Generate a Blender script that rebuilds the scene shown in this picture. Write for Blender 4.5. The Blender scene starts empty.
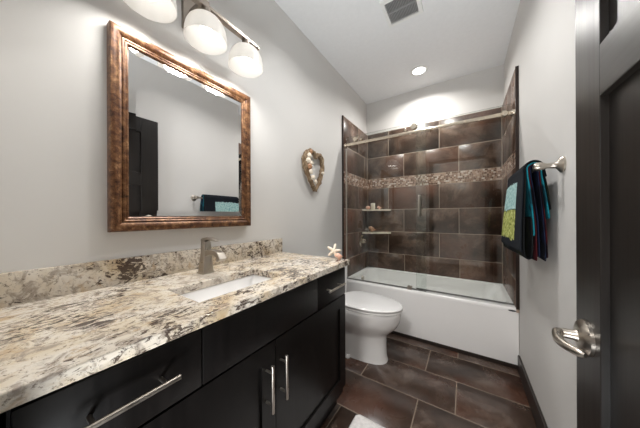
import bpy, bmesh, math, random
from mathutils import Vector, Matrix, noise
random.seed(7)
PI = math.pi
scene = bpy.context.scene
COL = scene.collection

# ---------------------------------------------------------------- camera, world, exposure
W, D, H = 1.524, 3.021, 2.794          # room width, depth of the back wall, ceiling height
F_PX, YAW, ROLL = 220.9, 0.5809, -0.0039
cam_data = bpy.data.cameras.new('camera')
cam_data.sensor_fit = 'HORIZONTAL'
cam_data.sensor_width = 36.0
cam_data.lens = 36.0 * F_PX / 640.0
cam_data.shift_y = 1.7 / 640.0
cam_data.clip_start = 0.01
cam = bpy.data.objects.new('camera', cam_data)
COL.objects.link(cam)
cam.matrix_world = (Matrix.Translation((1.1758, 0.0, 1.1993)) @ Matrix.Rotation(YAW, 4, 'Z')
                    @ Matrix.Rotation(PI / 2, 4, 'X') @ Matrix.Rotation(ROLL, 4, 'Z'))
scene.camera = cam

world = bpy.data.worlds.new('world')
scene.world = world
world.use_nodes = True
world.node_tree.nodes['Background'].inputs[0].default_value = (0.9, 0.95, 1.0, 1)
world.node_tree.nodes['Background'].inputs[1].default_value = 0.05  # faint background fill, added without a source in the room

HALL_FILL_W, BULB_W, CAN_W, ROOM_FILL_W = 128.0, 1.6, 11.0, 7.5

def lamp(name, kind, loc, power, color, size=0.05, rot=(0, 0, 0), **kw):
    l = bpy.data.lights.new(name, kind)
    l.energy = power
    l.color = color
    if kind == 'AREA':
        l.size = size
        if 'shape' in kw:
            l.shape = kw['shape']
        if 'size_y' in kw:
            l.size_y = kw['size_y']
        if 'spread' in kw:
            l.spread = kw['spread']
    else:
        l.shadow_soft_size = size
    o = bpy.data.objects.new(name, l)
    COL.objects.link(o)
    o.location = loc
    o.rotation_euler = rot
    return o

# added fill lights, two of them in the hall outside the doorway
# unseen fill added at the hall floor, facing up to brighten the room's ceiling
lamp('hall_fill_up', 'AREA', (1.06, -0.60, 0.03), HALL_FILL_W, (0.93, 0.975, 1.0), 0.9, (PI + 0.33, 0, 0))
# unseen fill added high in the hall to brighten tub apron and floor
lamp('hall_fill_down', 'AREA', (0.95, -1.15, 2.70), 48.0, (1.0, 0.985, 0.96), 0.5)
# unseen fill added under the ceiling, over the near end of the room
lamp('room_fill', 'AREA', (0.78, 1.28, H - 0.012), ROOM_FILL_W, (1.0, 0.99, 0.975), 0.14, shape='DISK', spread=math.radians(140))

scene.view_settings.view_transform = 'Standard'
scene.view_settings.look = 'None'
scene.view_settings.exposure = 0.43
scene.view_settings.gamma = 1.0
scene.view_settings.use_curve_mapping = False
scene.cycles.use_denoising = True
scene.cycles.max_bounces = 10
scene.cycles.diffuse_bounces = 6
scene.cycles.glossy_bounces = 5
scene.cycles.transparent_max_bounces = 16
scene.cycles.sample_clamp_indirect = 4.0

# ---------------------------------------------------------------- materials
def srgb(r, g, b):
    f = lambda c: (c / 255 / 12.92) if c / 255 <= 0.04045 else ((c / 255 + 0.055) / 1.055) ** 2.4
    return (f(r), f(g), f(b), 1.0)

class NT:
    """small helper round a material's node tree"""
    def __init__(self, name):
        self.m = bpy.data.materials.new(name)
        self.m.use_nodes = True
        self.t = self.m.node_tree
        self.b = self.t.nodes['Principled BSDF']
        self.out = self.t.nodes['Material Output']
    def n(self, kind, **kw):
        x = self.t.nodes.new(kind)
        for k, v in kw.items():
            setattr(x, k, v)
        return x
    def link(self, a, b):
        self.t.links.new(a, b)
    def set(self, **kw):
        for k, v in kw.items():
            self.b.inputs[k.replace('_', ' ')].default_value = v
    def coords(self, scale=(1, 1, 1), rot=(0, 0, 0)):
        c = self.n('ShaderNodeTexCoord')
        mp = self.n('ShaderNodeMapping')
        mp.inputs['Scale'].default_value = scale
        mp.inputs['Rotation'].default_value = rot
        self.link(c.outputs['Object'], mp.inputs['Vector'])
        return mp.outputs['Vector']
    def noise(self, vec, scale, detail=4, rough=0.55, dist=0.0):
        x = self.n('ShaderNodeTexNoise')
        x.inputs['Scale'].default_value = scale
        x.inputs['Detail'].default_value = detail
        x.inputs['Roughness'].default_value = rough
        x.inputs['Distortion'].default_value = dist
        self.link(vec, x.inputs['Vector'])
        return x.outputs['Fac']
    def ramp(self, fac, stops):
        r = self.n('ShaderNodeValToRGB')
        e = r.color_ramp.elements
        while len(e) < len(stops):
            e.new(0.5)
        for i, (p, c) in enumerate(stops):
            e[i].position = p
            e[i].color = c if len(c) == 4 else (*c, 1)
        self.link(fac, r.inputs['Fac'])
        return r.outputs['Color']
    def mix(self, fac, a, b, mode='MIX'):
        x = self.n('ShaderNodeMix', data_type='RGBA', blend_type=mode)
        for s, v in ((x.inputs[0], fac), (x.inputs[6], a), (x.inputs[7], b)):
            if hasattr(v, 'is_linked'):
                self.link(v, s)
            else:
                s.default_value = v
        return x.outputs[2]
    def bump(self, h, strength=0.2, dist=0.002):
        x = self.n('ShaderNodeBump')
        x.inputs['Strength'].default_value = strength
        x.inputs['Distance'].default_value = dist
        self.link(h, x.inputs['Height'])
        self.link(x.outputs['Normal'], self.b.inputs['Normal'])

def grey(v):
    return (v, v, v, 1)

def plain(name, color, rough=0.5, metal=0.0, var=0.06, nscale=12.0, bump=0.0, coat=0.0, spec=0.5):
    a = NT(name)
    v = a.coords()
    f = a.noise(v, nscale, 3)
    c2 = tuple(max(0.0, c * (1 - var)) for c in color[:3]) + (1,)
    c3 = tuple(min(1.0, c * (1 + var)) for c in color[:3]) + (1,)
    a.link(a.ramp(f, [(0.3, c2), (0.7, c3)]), a.b.inputs['Base Color'])
    a.set(Roughness=rough, Metallic=metal)
    a.b.inputs['Coat Weight'].default_value = coat
    a.b.inputs['Specular IOR Level'].default_value = spec
    if bump:
        a.bump(a.noise(v, nscale * 6, 3), bump, 0.001)
    return a.m

def make_tile(name, dark, mid, light, rust, rough=0.3):
    a = NT(name)
    v = a.coords()
    g = a.n('ShaderNodeNewGeometry')
    ri = g.outputs['Random Per Island']
    vm = a.n('ShaderNodeVectorMath', operation='SCALE')
    cmb = a.n('ShaderNodeCombineXYZ')
    for k in range(3):
        a.link(ri, cmb.inputs[k])
    a.link(cmb.outputs[0], vm.inputs[0])
    vm.inputs['Scale'].default_value = 37.0
    ad = a.n('ShaderNodeVectorMath', operation='ADD')
    a.link(v, ad.inputs[0]); a.link(vm.outputs[0], ad.inputs[1])
    p = ad.outputs[0]
    cloud = a.noise(p, 4.2, 7, 0.66, 0.45)
    fine = a.noise(p, 26, 5, 0.7)
    rustf = a.noise(p, 2.1, 3, 0.5, 0.3)
    c = a.ramp(cloud, [(0.34, dark), (0.50, mid), (0.68, light)])
    c = a.mix(a.ramp(rustf, [(0.50, grey(0)), (0.68, grey(0.75))]), c, rust)
    c = a.mix(a.ramp(fine, [(0.40, grey(0.25)), (0.65, grey(0))]), c, dark)
    # whole-tile tone differences, as in the batch
    mr = a.n('ShaderNodeMapRange')
    mr.inputs['To Min'].default_value = 0.8
    mr.inputs['To Max'].default_value = 1.2
    a.link(ri, mr.inputs['Value'])
    hs = a.n('ShaderNodeHueSaturation')
    a.link(mr.outputs[0], hs.inputs['Value']); a.link(c, hs.inputs['Color'])
    a.link(hs.outputs['Color'], a.b.inputs['Base Color'])
    a.link(a.ramp(cloud, [(0.3, grey(rough + 0.10)), (0.7, grey(rough - 0.06))]), a.b.inputs['Roughness'])
    a.bump(cloud, 0.15, 0.004)
    a.set(Metallic=0.0)
    return a.m

def make_mosaic():
    a = NT('mosaic_tile')
    g = a.n('ShaderNodeNewGeometry')
    c = a.ramp(g.outputs['Random Per Island'], [
        (0.0, srgb(112, 84, 70)), (0.18, srgb(176, 146, 128)), (0.36, srgb(134, 102, 86)),
        (0.52, srgb(196, 172, 156)), (0.68, srgb(150, 120, 104)), (0.88, srgb(214, 200, 188))])
    a.t.nodes[-1].color_ramp.interpolation = 'CONSTANT'
    a.link(c, a.b.inputs['Base Color'])
    a.set(Roughness=0.2)
    return a.m

def make_granite():
    a = NT('cream_granite')
    v = a.coords((1, 1, 1), (0, 0, 0.5))
    vs = a.coords((2.4, 0.9, 1.6), (0, 0, 0.35))
    cloud = a.noise(v, 6, 5, 0.6, 0.8)
    c = a.ramp(cloud, [(0.28, srgb(184, 162, 130)), (0.42, srgb(206, 193, 172)), (0.58, srgb(216, 208, 196)), (0.78, srgb(190, 178, 160))])
    gryf = a.noise(v, 24, 6, 0.7, 1.0)
    c = a.mix(a.ramp(gryf, [(0.50, grey(0)), (0.60, grey(0.8))]), c, srgb(146, 134, 122))
    tan = a.noise(v, 15, 6, 0.7, 0.5)
    c = a.mix(a.ramp(tan, [(0.55, grey(0)), (0.68, grey(0.6))]), c, srgb(178, 146, 104))
    fleck = a.noise(vs, 34, 7, 0.72, 1.0)
    zone = a.noise(v, 5.0, 4, 0.6, 0.4)
    ad = a.n('ShaderNodeMath', operation='MULTIPLY_ADD')
    a.link(zone, ad.inputs[0]); ad.inputs[1].default_value = 0.6; a.link(fleck, ad.inputs[2])
    c = a.mix(a.ramp(ad.outputs[0], [(0.86, grey(0)), (0.90, grey(0.92))]), c, srgb(62, 48, 42))
    speck = a.noise(v, 90, 5, 0.75)
    c = a.mix(a.ramp(speck, [(0.57, grey(0)), (0.63, grey(0.75))]), c, srgb(104, 88, 76))
    a.link(c, a.b.inputs['Base Color'])
    a.set(Roughness=0.16)
    return a.m

def make_wood_frame():
    a = NT('copper_brown_frame')
    v = a.coords()
    st = a.noise(a.coords((60, 60, 6)), 1.0, 5, 0.6)
    mott = a.noise(v, 38, 6, 0.75, 0.4)
    c = a.ramp(mott, [(0.34, srgb(38, 24, 16)), (0.45, srgb(92, 61, 40)), (0.57, srgb(136, 98, 66)), (0.70, srgb(190, 152, 114))])
    c = a.mix(a.ramp(st, [(0.42, grey(0.45)), (0.6, grey(0))]), c, srgb(80, 44, 24))
    a.link(c, a.b.inputs['Base Color'])
    a.set(Roughness=0.34, Metallic=0.35)
    a.bump(mott, 0.2, 0.002)
    return a.m

def make_driftwood():
    a = NT('driftwood')
    v = a.coords()
    f = a.noise(a.coords((50, 50, 18)), 1.0, 6, 0.7, 0.6)
    g = a.noise(v, 14, 3)
    c = a.ramp(f, [(0.3, srgb(70, 54, 40)), (0.5, srgb(142, 120, 94)), (0.7, srgb(200, 182, 154))])
    c = a.mix(a.ramp(g, [(0.45, grey(0)), (0.6, grey(0.5))]), c, srgb(112, 88, 64))
    a.link(c, a.b.inputs['Base Color'])
    a.set(Roughness=0.85)
    a.bump(f, 0.6, 0.006)
    return a.m

def make_dark_wood(name, dark, lite, rough, axis='z', coat=0.3):
    a = NT(name)
    sc = {'z': (70, 70, 2.5), 'y': (70, 2.5, 70), 'x': (2.5, 70, 70)}[axis]
    f = a.noise(a.coords(sc), 1.0, 4, 0.6, 0.2)
    a.link(a.ramp(f, [(0.3, dark), (0.7, lite)]), a.b.inputs['Base Color'])
    a.link(a.ramp(f, [(0.3, grey(rough)), (0.7, grey(rough + 0.08))]), a.b.inputs['Roughness'])
    a.b.inputs['Specular IOR Level'].default_value = 0.22
    a.b.inputs['Coat Weight'].default_value = coat
    a.b.inputs['Coat Roughness'].default_value = rough
    a.bump(f, 0.06, 0.0006)
    return a.m

def make_metal(name, color, rough, axis=None):
    a = NT(name)
    sc = (40, 40, 40) if axis is None else {'z': (300, 300, 4), 'y': (300, 4, 300), 'x': (4, 300, 300)}[axis]
    f = a.noise(a.coords(sc), 1.0, 3)
    a.link(a.ramp(f, [(0.3, grey(max(0.04, rough - 0.05))), (0.7, grey(rough + 0.05))]), a.b.inputs['Roughness'])
    a.set(Metallic=1.0, Base_Color=color)
    return a.m

def make_glass():
    a = NT('clear_shower_glass')
    a.t.nodes.remove(a.b)
    tr = a.n('ShaderNodeBsdfTransparent'); tr.inputs[0].default_value = (0.955, 0.975, 0.965, 1)
    gl = a.n('ShaderNodeBsdfGlossy'); gl.inputs['Roughness'].default_value = 0.015
    fr = a.n('ShaderNodeFresnel'); fr.inputs['IOR'].default_value = 1.5
    mx = a.n('ShaderNodeMixShader')
    a.link(fr.outputs[0], mx.inputs[0]); a.link(tr.outputs[0], mx.inputs[1]); a.link(gl.outputs[0], mx.inputs[2])
    a.link(mx.outputs[0], a.out.inputs['Surface'])
    return a.m

def make_mirror():
    a = NT('silvered_mirror')
    f = a.noise(a.coords(), 2.0, 2)
    a.link(a.ramp(f, [(0, grey(0.86)), (1, grey(0.9))]), a.b.inputs['Base Color'])
    a.set(Metallic=1.0, Roughness=0.0)
    return a.m

def make_emit(name, color, strength, base=(0.9, 0.9, 0.9, 1), trans=0.0):
    a = NT(name)
    f = a.noise(a.coords(), 30, 2)
    a.link(a.ramp(f, [(0.2, tuple(c * 0.96 for c in base[:3]) + (1,)), (0.8, base)]), a.b.inputs['Base Color'])
    a.set(Roughness=0.3, Emission_Color=color, Emission_Strength=strength)
    return a.m

def make_frosted():
    a = NT('frosted_lamp_glass')
    f = a.noise(a.coords(), 40, 2)
    col = a.ramp(f, [(0.2, (0.88, 0.87, 0.85, 1)), (0.8, (0.92, 0.91, 0.89, 1))])
    tl = a.n('ShaderNodeBsdfTranslucent'); a.link(col, tl.inputs[0])
    a.link(col, a.b.inputs['Base Color'])
    a.set(Roughness=0.35, Emission_Color=(1.0, 0.96, 0.9, 1), Emission_Strength=SHADE_E)
    mx = a.n('ShaderNodeMixShader'); mx.inputs[0].default_value = 0.55
    a.link(a.b.outputs[0], mx.inputs[1]); a.link(tl.outputs[0], mx.inputs[2])
    a.link(mx.outputs[0], a.out.inputs['Surface'])
    return a.m
SHADE_E = 0.04

M = dict(
    wall=plain('warm_grey_wall_paint', srgb(211, 209, 206), 0.6, 0, 0.012, 3, 0.05),
    ceiling=plain('white_ceiling_paint', srgb(230, 231, 232), 0.8, 0, 0.015, 30, 0.25),
    tile=make_tile('brown_wall_tile', srgb(54, 40, 32), srgb(88, 67, 55), srgb(142, 120, 106), srgb(106, 66, 48), 0.30),
    floor=make_tile('brown_floor_tile', srgb(46, 35, 29), srgb(72, 56, 47), srgb(112, 97, 88), srgb(88, 52, 36), 0.27),
    grout=plain('tan_grout', srgb(176, 158, 142), 0.8, 0, 0.06, 60),
    floor_grout=plain('brown_grout', srgb(134, 118, 104), 0.8, 0, 0.08, 60),
    mosaic=make_mosaic(),
    shelf=plain('cream_stone', srgb(232, 222, 204), 0.3, 0, 0.14, 40),
    granite=make_granite(),
    frame=make_wood_frame(),
    cabinet=make_dark_wood('espresso_cabinet', srgb(10, 8.5, 8), srgb(16, 13, 12), 0.34, 'z', 0.0),
    door=make_dark_wood('black_brown_door', srgb(20, 17, 15), srgb(30, 26, 23), 0.34, 'z', 0.12),
    door_h=make_dark_wood('black_brown_door_rail', srgb(20, 17, 15), srgb(30, 26, 23), 0.34, 'y', 0.12),
    black=plain('near_black', srgb(16, 14, 13), 0.5),
    base=plain('dark_brown_baseboard', srgb(40, 32, 28), 0.4, 0, 0.15, 20),
    bronze=plain('dark_bronze_trim', srgb(48, 36, 31), 0.45, 0.2, 0.1),
    nickel=make_metal('brushed_nickel', srgb(182, 174, 164), 0.32),
    nickel_y=make_metal('brushed_nickel_bar', srgb(182, 174, 164), 0.34),
    chrome=make_metal('polished_nickel', srgb(214, 208, 198), 0.12),
    fixture=make_metal('satin_nickel_fixture', srgb(150, 140, 130), 0.36),
    alu=plain('satin_aluminium', srgb(196, 190, 182), 0.45, 0.3, 0.03),
    brass=make_metal('warm_nickel', srgb(218, 206, 188), 0.24),
    porcelain=plain('white_porcelain', srgb(246, 245, 244), 0.12, 0, 0.01, 5, 0, 0.3),
    acrylic=plain('white_tub_acrylic', srgb(247, 246, 245), 0.2, 0, 0.01, 5, 0, 0.2),
    glass=make_glass(),
    mirror=make_mirror(),
    frosted=make_frosted(),
    bulb=make_emit('lit_bulb', (1.0, 0.96, 0.9, 1), 3.2),
    can=make_emit('lit_downlight_lens', (1.0, 0.97, 0.92, 1), 6.0),
    white=plain('white_enamel', srgb(232, 232, 230), 0.4, 0, 0.02),
    grille=plain('grey_grille', srgb(150, 150, 150), 0.6, 0, 0.05),
    drift=make_driftwood(),
    shellw=plain('cream_shell', srgb(236, 224, 206), 0.5, 0, 0.12, 60, 0.3),
    shellp=plain('pink_shell', srgb(232, 184, 162), 0.45, 0, 0.22, 50, 0.3),
    shellb=plain('brown_shell', srgb(184, 138, 104), 0.45, 0, 0.35, 45, 0.3),
    shellg=plain('grey_shell', srgb(120, 108, 98), 0.55, 0, 0.3, 50, 0.3),
    candle=plain('white_wax', srgb(240, 232, 216), 0.5, 0, 0.02),
    rug=plain('white_shag', srgb(226, 222, 220), 0.95, 0, 0.12, 50, 0.8),
    rubber=plain('grey_seal', srgb(104, 104, 102), 0.6),
    badge=plain('dark_badge', srgb(58, 58, 60), 0.4),
    hallwall=plain('taupe_hall_paint', srgb(112, 102, 94), 0.7, 0, 0.02, 4),
    hallfloor=plain('hall_floor_wood', srgb(96, 74, 58), 0.5, 0, 0.15, 8),
)

# ---------------------------------------------------------------- mesh helpers
class MB:
    """collects shapes and links them as ONE mesh object"""
    def __init__(self):
        self.bm = bmesh.new()
    def _idx(self, faces, mi):
        for f in faces:
            f.material_index = mi
    def box(self, x0, x1, y0, y1, z0, z1, mi=0, bevel=0.0, seg=2):
        vs = [self.bm.verts.new(p) for p in ((x0, y0, z0), (x1, y0, z0), (x1, y1, z0), (x0, y1, z0),
                                             (x0, y0, z1), (x1, y0, z1), (x1, y1, z1), (x0, y1, z1))]
        fs = [self.bm.faces.new([vs[i] for i in q]) for q in
              ((3, 2, 1, 0), (4, 5, 6, 7), (0, 1, 5, 4), (1, 2, 6, 5), (2, 3, 7, 6), (3, 0, 4, 7))]
        self._idx(fs, mi)
        if bevel:
            es = list({e for f in fs for e in f.edges})
            r = bmesh.ops.bevel(self.bm, geom=es, offset=bevel, segments=seg, affect='EDGES', profile=0.5)
            self._idx(r['faces'], mi)
        return self
    def loft(self, loops, mi=0, caps=(True, True), closed=True):
        rows = [[self.bm.verts.new(p) for p in lp] for lp in loops]
        n = len(rows[0])
        for a, b in zip(rows, rows[1:]):
            for i in range(n if closed else n - 1):
                j = (i + 1) % n
                f = self.bm.faces.new((a[i], a[j], b[j], b[i])); f.material_index = mi
        if caps[0]:
            f = self.bm.faces.new(rows[0][::-1]); f.material_index = mi
        if caps[1]:
            f = self.bm.faces.new(rows[-1]); f.material_index = mi
        return self
    def tube(self, pts, r, n=12, mi=0, caps=(True, True), flat=1.0):
        pts = [Vector(p) for p in pts]
        rs = r if isinstance(r, (list, tuple)) else [r] * len(pts)
        loops, up = [], None
        for i, p in enumerate(pts):
            t = (pts[min(i + 1, len(pts) - 1)] - pts[max(i - 1, 0)]).normalized()
            if up is None:
                up = Vector((0, 0, 1)) if abs(t.z) < 0.9 else Vector((1, 0, 0))
            s = t.cross(up).normalized()
            u = s.cross(t).normalized()
            up = u
            loops.append([p + (s * math.cos(2 * PI * k / n) + u * flat * math.sin(2 * PI * k / n)) * rs[i] for k in range(n)])
        return self.loft(loops, mi, caps)
    def cyl(self, a, b, r, n=24, mi=0):
        return self.tube([a, b], r, n, mi)
    def lathe(self, prof, center=(0, 0, 0), axis='z', n=32, mi=0, caps=(False, False)):
        c = Vector(center)
        loops = []
        for r, h in prof:
            lp = []
            for k in range(n):
                a = 2 * PI * k / n
                u, v = r * math.cos(a), r * math.sin(a)
                q = {'z': (u, v, h), 'x': (h, u, v), 'y': (v, h, u)}[axis]
                lp.append(c + Vector(q))
            loops.append(lp)
        return self.loft(loops, mi, caps)
    def ball(self, c, r, n=12, mi=0, sc=(1, 1, 1)):
        r0 = bmesh.ops.create_uvsphere(self.bm, u_segments=n * 2, v_segments=n, radius=r,
                                       matrix=Matrix.Translation(c) @ Matrix.Diagonal((*sc, 1)))
        for v in r0['verts']:
            for f in v.link_faces:
                f.material_index = mi
        return self
    def build(self, name, mats, parent=None, smooth=True, angle=40, bevel=0.0, seg=2):
        bmesh.ops.recalc_face_normals(self.bm, faces=self.bm.faces)
        me = bpy.data.meshes.new(name)
        self.bm.to_mesh(me)
        self.bm.free()
        for m in (mats if isinstance(mats, (list, tuple)) else [mats]):
            me.materials.append(m)
        if smooth:
            for p in me.polygons:
                p.use_smooth = True
            me.set_sharp_from_angle(angle=math.radians(angle))
        o = bpy.data.objects.new(name, me)
        COL.objects.link(o)
        if parent is not None:
            o.parent = parent
            o.matrix_parent_inverse = Matrix.Translation(-parent.location)
        if bevel:
            b = o.modifiers.new('bevel', 'BEVEL')
            b.width = bevel; b.segments = seg; b.limit_method = 'ANGLE'; b.angle_limit = math.radians(35)
        return o

def rrect(x0, x1, y0, y1, r, z, n=8):
    """rounded rectangle loop, counter-clockwise, 4*(n+1) points"""
    out = []
    for cx, cy, a0 in ((x1 - r, y1 - r, 0), (x0 + r, y1 - r, PI / 2), (x0 + r, y0 + r, PI), (x1 - r, y0 + r, 1.5 * PI)):
        for k in range(n + 1):
            a = a0 + PI / 2 * k / n
            out.append((cx + r * math.cos(a), cy + r * math.sin(a), z))
    return out

def thing(name, label, cat, loc=(0, 0, 0), group=None):
    o = bpy.data.objects.new(name, None)
    COL.objects.link(o)
    o.empty_display_size = 0.05
    o.location = loc
    return tag(o, label, cat, group)

def tag(o, label, cat, group=None):
    o['label'] = label
    o['category'] = cat
    if group:
        o['group'] = group
    return o

def struct(o):
    o['kind'] = 'structure'
    return o

# ---------------------------------------------------------------- the room shell
TY, TT = 2.255, 0.02                    # front edge of the tiled alcove, thickness of the tiling
HT = 2.34                               # top of the tiling
TUBZ = 0.475
DOOR_TOP = 2.14

def cells(x0, x1, joints_a, rows):
    """running-bond tiles as (a0, a1, b0, b1) between x0 and x1; rows = (b0, b1, first joint)"""
    out = []
    for b0, b1, j in rows:
        cuts = []
        k = j - 0.606 * 6
        while k < x1:
            if k > x0 + 0.01:
                cuts.append(k)
            k += 0.606
        xs = [x0] + cuts + [x1]
        for a, b in zip(xs, xs[1:]):
            out.append((a, b, b0, b1))
    return out

# floor: grout bed and the tiles as one mesh
fm = MB()
fm.box(0.0, W, -0.10, D, -0.06, -0.0006, 1)
rows = []
y, k = 1.240 - 0.3135 * 6, 0
yy = [1.240 + 0.3135 * i for i in range(-5, 7)]
for i, (a, b) in enumerate(zip(yy, yy[1:])):
    rows.append((max(a, -0.1), min(b, D), 0.916 if i % 2 == 1 else 1.122))
g = 0.0028
for a, b, c, d in cells(0.0, W, None, rows):
    if d - c > 0.02:
        fm.box(a + g, b - g, c + g, d - g, -0.03, 0.0, 0, 0.0012, 1)
struct(fm.build('floor', [M['floor'], M['floor_grout']], angle=60))

struct(MB().box(-0.1, W + 0.1, -0.12, D + 0.1, H, H + 0.1).build('ceiling', M['ceiling'], smooth=False))
wl = struct(MB().box(-0.1, 0, -0.12, D + 0.1, -0.06, H).build('wall_left', M['wall'], smooth=False))
wr = struct(MB().box(W, W + 0.1, -0.12, D + 0.1, -0.06, H).build('wall_right', M['wall'], smooth=False))
wb = struct(MB().box(-0.1, W + 0.1, D, D + 0.1, -0.06, H).build('wall_back', M['wall'], smooth=False))
# front wall with the doorway the camera stands in
OX0, OX1 = 0.66, 1.50
fw = MB()
fw.box(0, OX0, -0.12, 0, -0.06, H)
fw.box(OX1, W, -0.12, 0, -0.06, H)
fw.box(OX0, OX1, -0.12, 0, DOOR_TOP + 0.02, H)
struct(fw.build('wall_front', M['wall'], smooth=False))
tr = MB()
tr.box(OX0 - 0.055, OX0, 0.0, 0.006, 0.0, DOOR_TOP + 0.075)
tr.box(OX0, OX0 + 0.012, -0.12, 0.006, 0.0, DOOR_TOP + 0.02)
tr.box(OX0, OX1, 0.0, 0.006, DOOR_TOP + 0.02, DOOR_TOP + 0.075)
struct(tr.build('trim_1', M['door'], smooth=False))
# a piece of the hall beyond the doorway
struct(MB().box(-0.1, W + 0.9, -1.6, -0.101, -0.06, 0.0).build('floor_hall', M['hallfloor'], smooth=False))
hw = MB()
hw.box(-0.1, W + 0.9, -1.7, -1.6, -0.06, H)
hw.box(-0.2, -0.1, -1.7, -0.12, -0.06, H)
hw.box(W + 0.9, W + 1.0, -1.7, -0.12, -0.06, H)
hw.box(W + 0.1, W + 0.9, -0.22, -0.12, -0.06, H)
struct(hw.build('wall_hall', M['hallwall'], smooth=False))
struct(MB().box(-0.1, W + 0.9, -1.7, -0.12, H, H + 0.1).build('ceiling_hall', M['hallwall'], smooth=False))

# tiled surround on the three alcove walls
ROWS = [(TUBZ - 0.02, 0.69, 0.518), (0.69, 0.985, 0.918), (0.985, 1.28, 1.118), (1.28, 1.575, 0.918),
        (1.705, 2.0, 1.118), (2.0, HT, 0.920)]
M0, M1 = 1.575, 1.705
tg = 0.0030

def surround_back():
    m = MB()
    m.box(0.0, W, D - TT + 0.0008, D, TUBZ - 0.03, HT - 0.001, 1)
    for a, b, c, d in cells(TT, W - TT, None, ROWS):
        m.box(a + tg, b - tg, D - TT, D - 0.002, c + tg, d - tg, 0, 0.0012, 1)
    return m.build('tile_surround', [M['tile'], M['grout']], wb, angle=60)

def surround_side(x_in, x_wall, parent):
    m = MB()
    s = 1 if x_in > x_wall else -1
    lo, hi = sorted((x_wall, x_in - s * 0.0008))
    m.box(lo, hi, TY + 0.002, D - 0.002, TUBZ - 0.03, HT - 0.001, 1)
    lo, hi = sorted((x_wall + s * 0.001, x_in))
    shift = 0.1
    for a, b, c, d in cells(TY + 0.004, D - TT, None, [(r0, r1, j + 1.66 + shift) for r0, r1, j in ROWS]):
        m.box(lo, hi, a + tg, b - tg, c + tg, d - tg, 0, 0.0012, 1)
    m.build('tile_surround', [M['tile'], M['grout']], parent, angle=60)
    e = MB()
    lo, hi = sorted((x_wall, x_in + s * 0.001))
    e.box(lo, hi, TY - 0.004, TY + 0.004, TUBZ - 0.003, HT + 0.004, 0, 0.001, 1)
    e.build('edge_strip', M['bronze'], parent)

surround_back()
surround_side(TT, 0.0, wl)
surround_side(W - TT, W, wr)

def mosaic(parent, kind):
    m = MB()
    n_rows = 7
    ph = (M1 - M0) / n_rows
    a0, a1 = (TT, W - TT) if kind == 'back' else (TY + 0.004, D - TT)
    for r in range(n_rows):
        a = a0
        while a < a1 - 0.004:
            w_ = random.choice((ph, ph, ph, ph * 1.5))
            b = min(a + w_, a1)
            p = (a + 0.0012, b - 0.0012, M0 + r * ph + 0.0012, M0 + (r + 1) * ph - 0.0012)
            if kind == 'back':
                m.box(p[0], p[1], D - TT, D - TT + 0.006, p[2], p[3])
            elif kind == 'left':
                m.box(TT - 0.006, TT, p[0], p[1], p[2], p[3])
            else:
                m.box(W - TT, W - TT + 0.006, p[0], p[1], p[2], p[3])
            a = b
    m.build('mosaic_band', M['mosaic'], parent, smooth=False)
mosaic(wb, 'back'); mosaic(wl, 'left'); mosaic(wr, 'right')

struct(MB().box(W - 0.014, W, 0.0, TY - 0.004, 0.0, 0.124, 0, 0.003, 1).build('baseboard_right', M['base']))
struct(MB().box(0, 0.014, 1.262, TY - 0.004, 0.0, 0.124, 0, 0.003, 1).build('baseboard_left', M['base']))

# ---------------------------------------------------------------- the open door along the right wall
DX0, DX1 = 1.450, 1.487
DY0, DY1 = 0.035, 0.962
dr = thing('door_1', '', '', (DX1, DY0, 0.0))
for k in ('label', 'category'):
    del dr[k]
dr['kind'] = 'structure'
SW = 0.14
DZ = [0.012, 0.24, 1.488, 1.612, 2.0, DOOR_TOP]
MB().box(DX0, DX1, DY1 - SW, DY1, DZ[0], DZ[5], 0, 0.0015, 1).build('stile', M['door'], dr)
MB().box(DX0, DX1, DY0, DY0 + SW, DZ[0], DZ[5], 0, 0.0015, 1).build('stile', M['door'], dr)
for a, b in ((0, 1), (2, 3), (4, 5)):
    MB().box(DX0, DX1, DY0 + SW, DY1 - SW, DZ[a], DZ[b], 0, 0.0015, 1).build('rail', M['door_h'], dr)
for a, b in ((1, 2), (3, 4)):
    MB().box(DX0 + 0.015, DX1 - 0.010, DY0 + SW - 0.004, DY1 - SW + 0.004, DZ[a] - 0.004, DZ[b] + 0.004).build('panel', M['door'], dr, smooth=False)
HY, HZ = 0.892, 0.868
lv = MB()
lv.lathe([(0.0, 0.0), (0.046, 0.0), (0.046, -0.007), (0.040, -0.014), (0.030, -0.018), (0.018, -0.020), (0.0, -0.020)], (DX0, HY, HZ), 'x', 40)
ro = lv.build('lever_handle', M['nickel'], dr)
lv = MB()
lv.lathe([(0.0, -0.018), (0.017, -0.018), (0.0135, -0.026), (0.0125, -0.052), (0.0, -0.052)], (DX0, HY, HZ), 'x', 24)
lv.build('neck', M['nickel'], ro)
pts, rs = [], []
for k in range(15):
    t = k / 14
    pts.append((DX0 - 0.052 - 0.016 * math.sin(PI * min(1, t * 1.0)) + 0.012 * t * t, HY + 0.006 - 0.128 * t, HZ + 0.002 - 0.004 * math.sin(PI * t)))
    rs.append(0.0125 if t < 0.1 else 0.0125 - 0.003 * t)
rs[0], rs[-1] = 0.008, 0.005
MB().tube(pts, rs, 16).build('lever', M['nickel'], ro)

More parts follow.
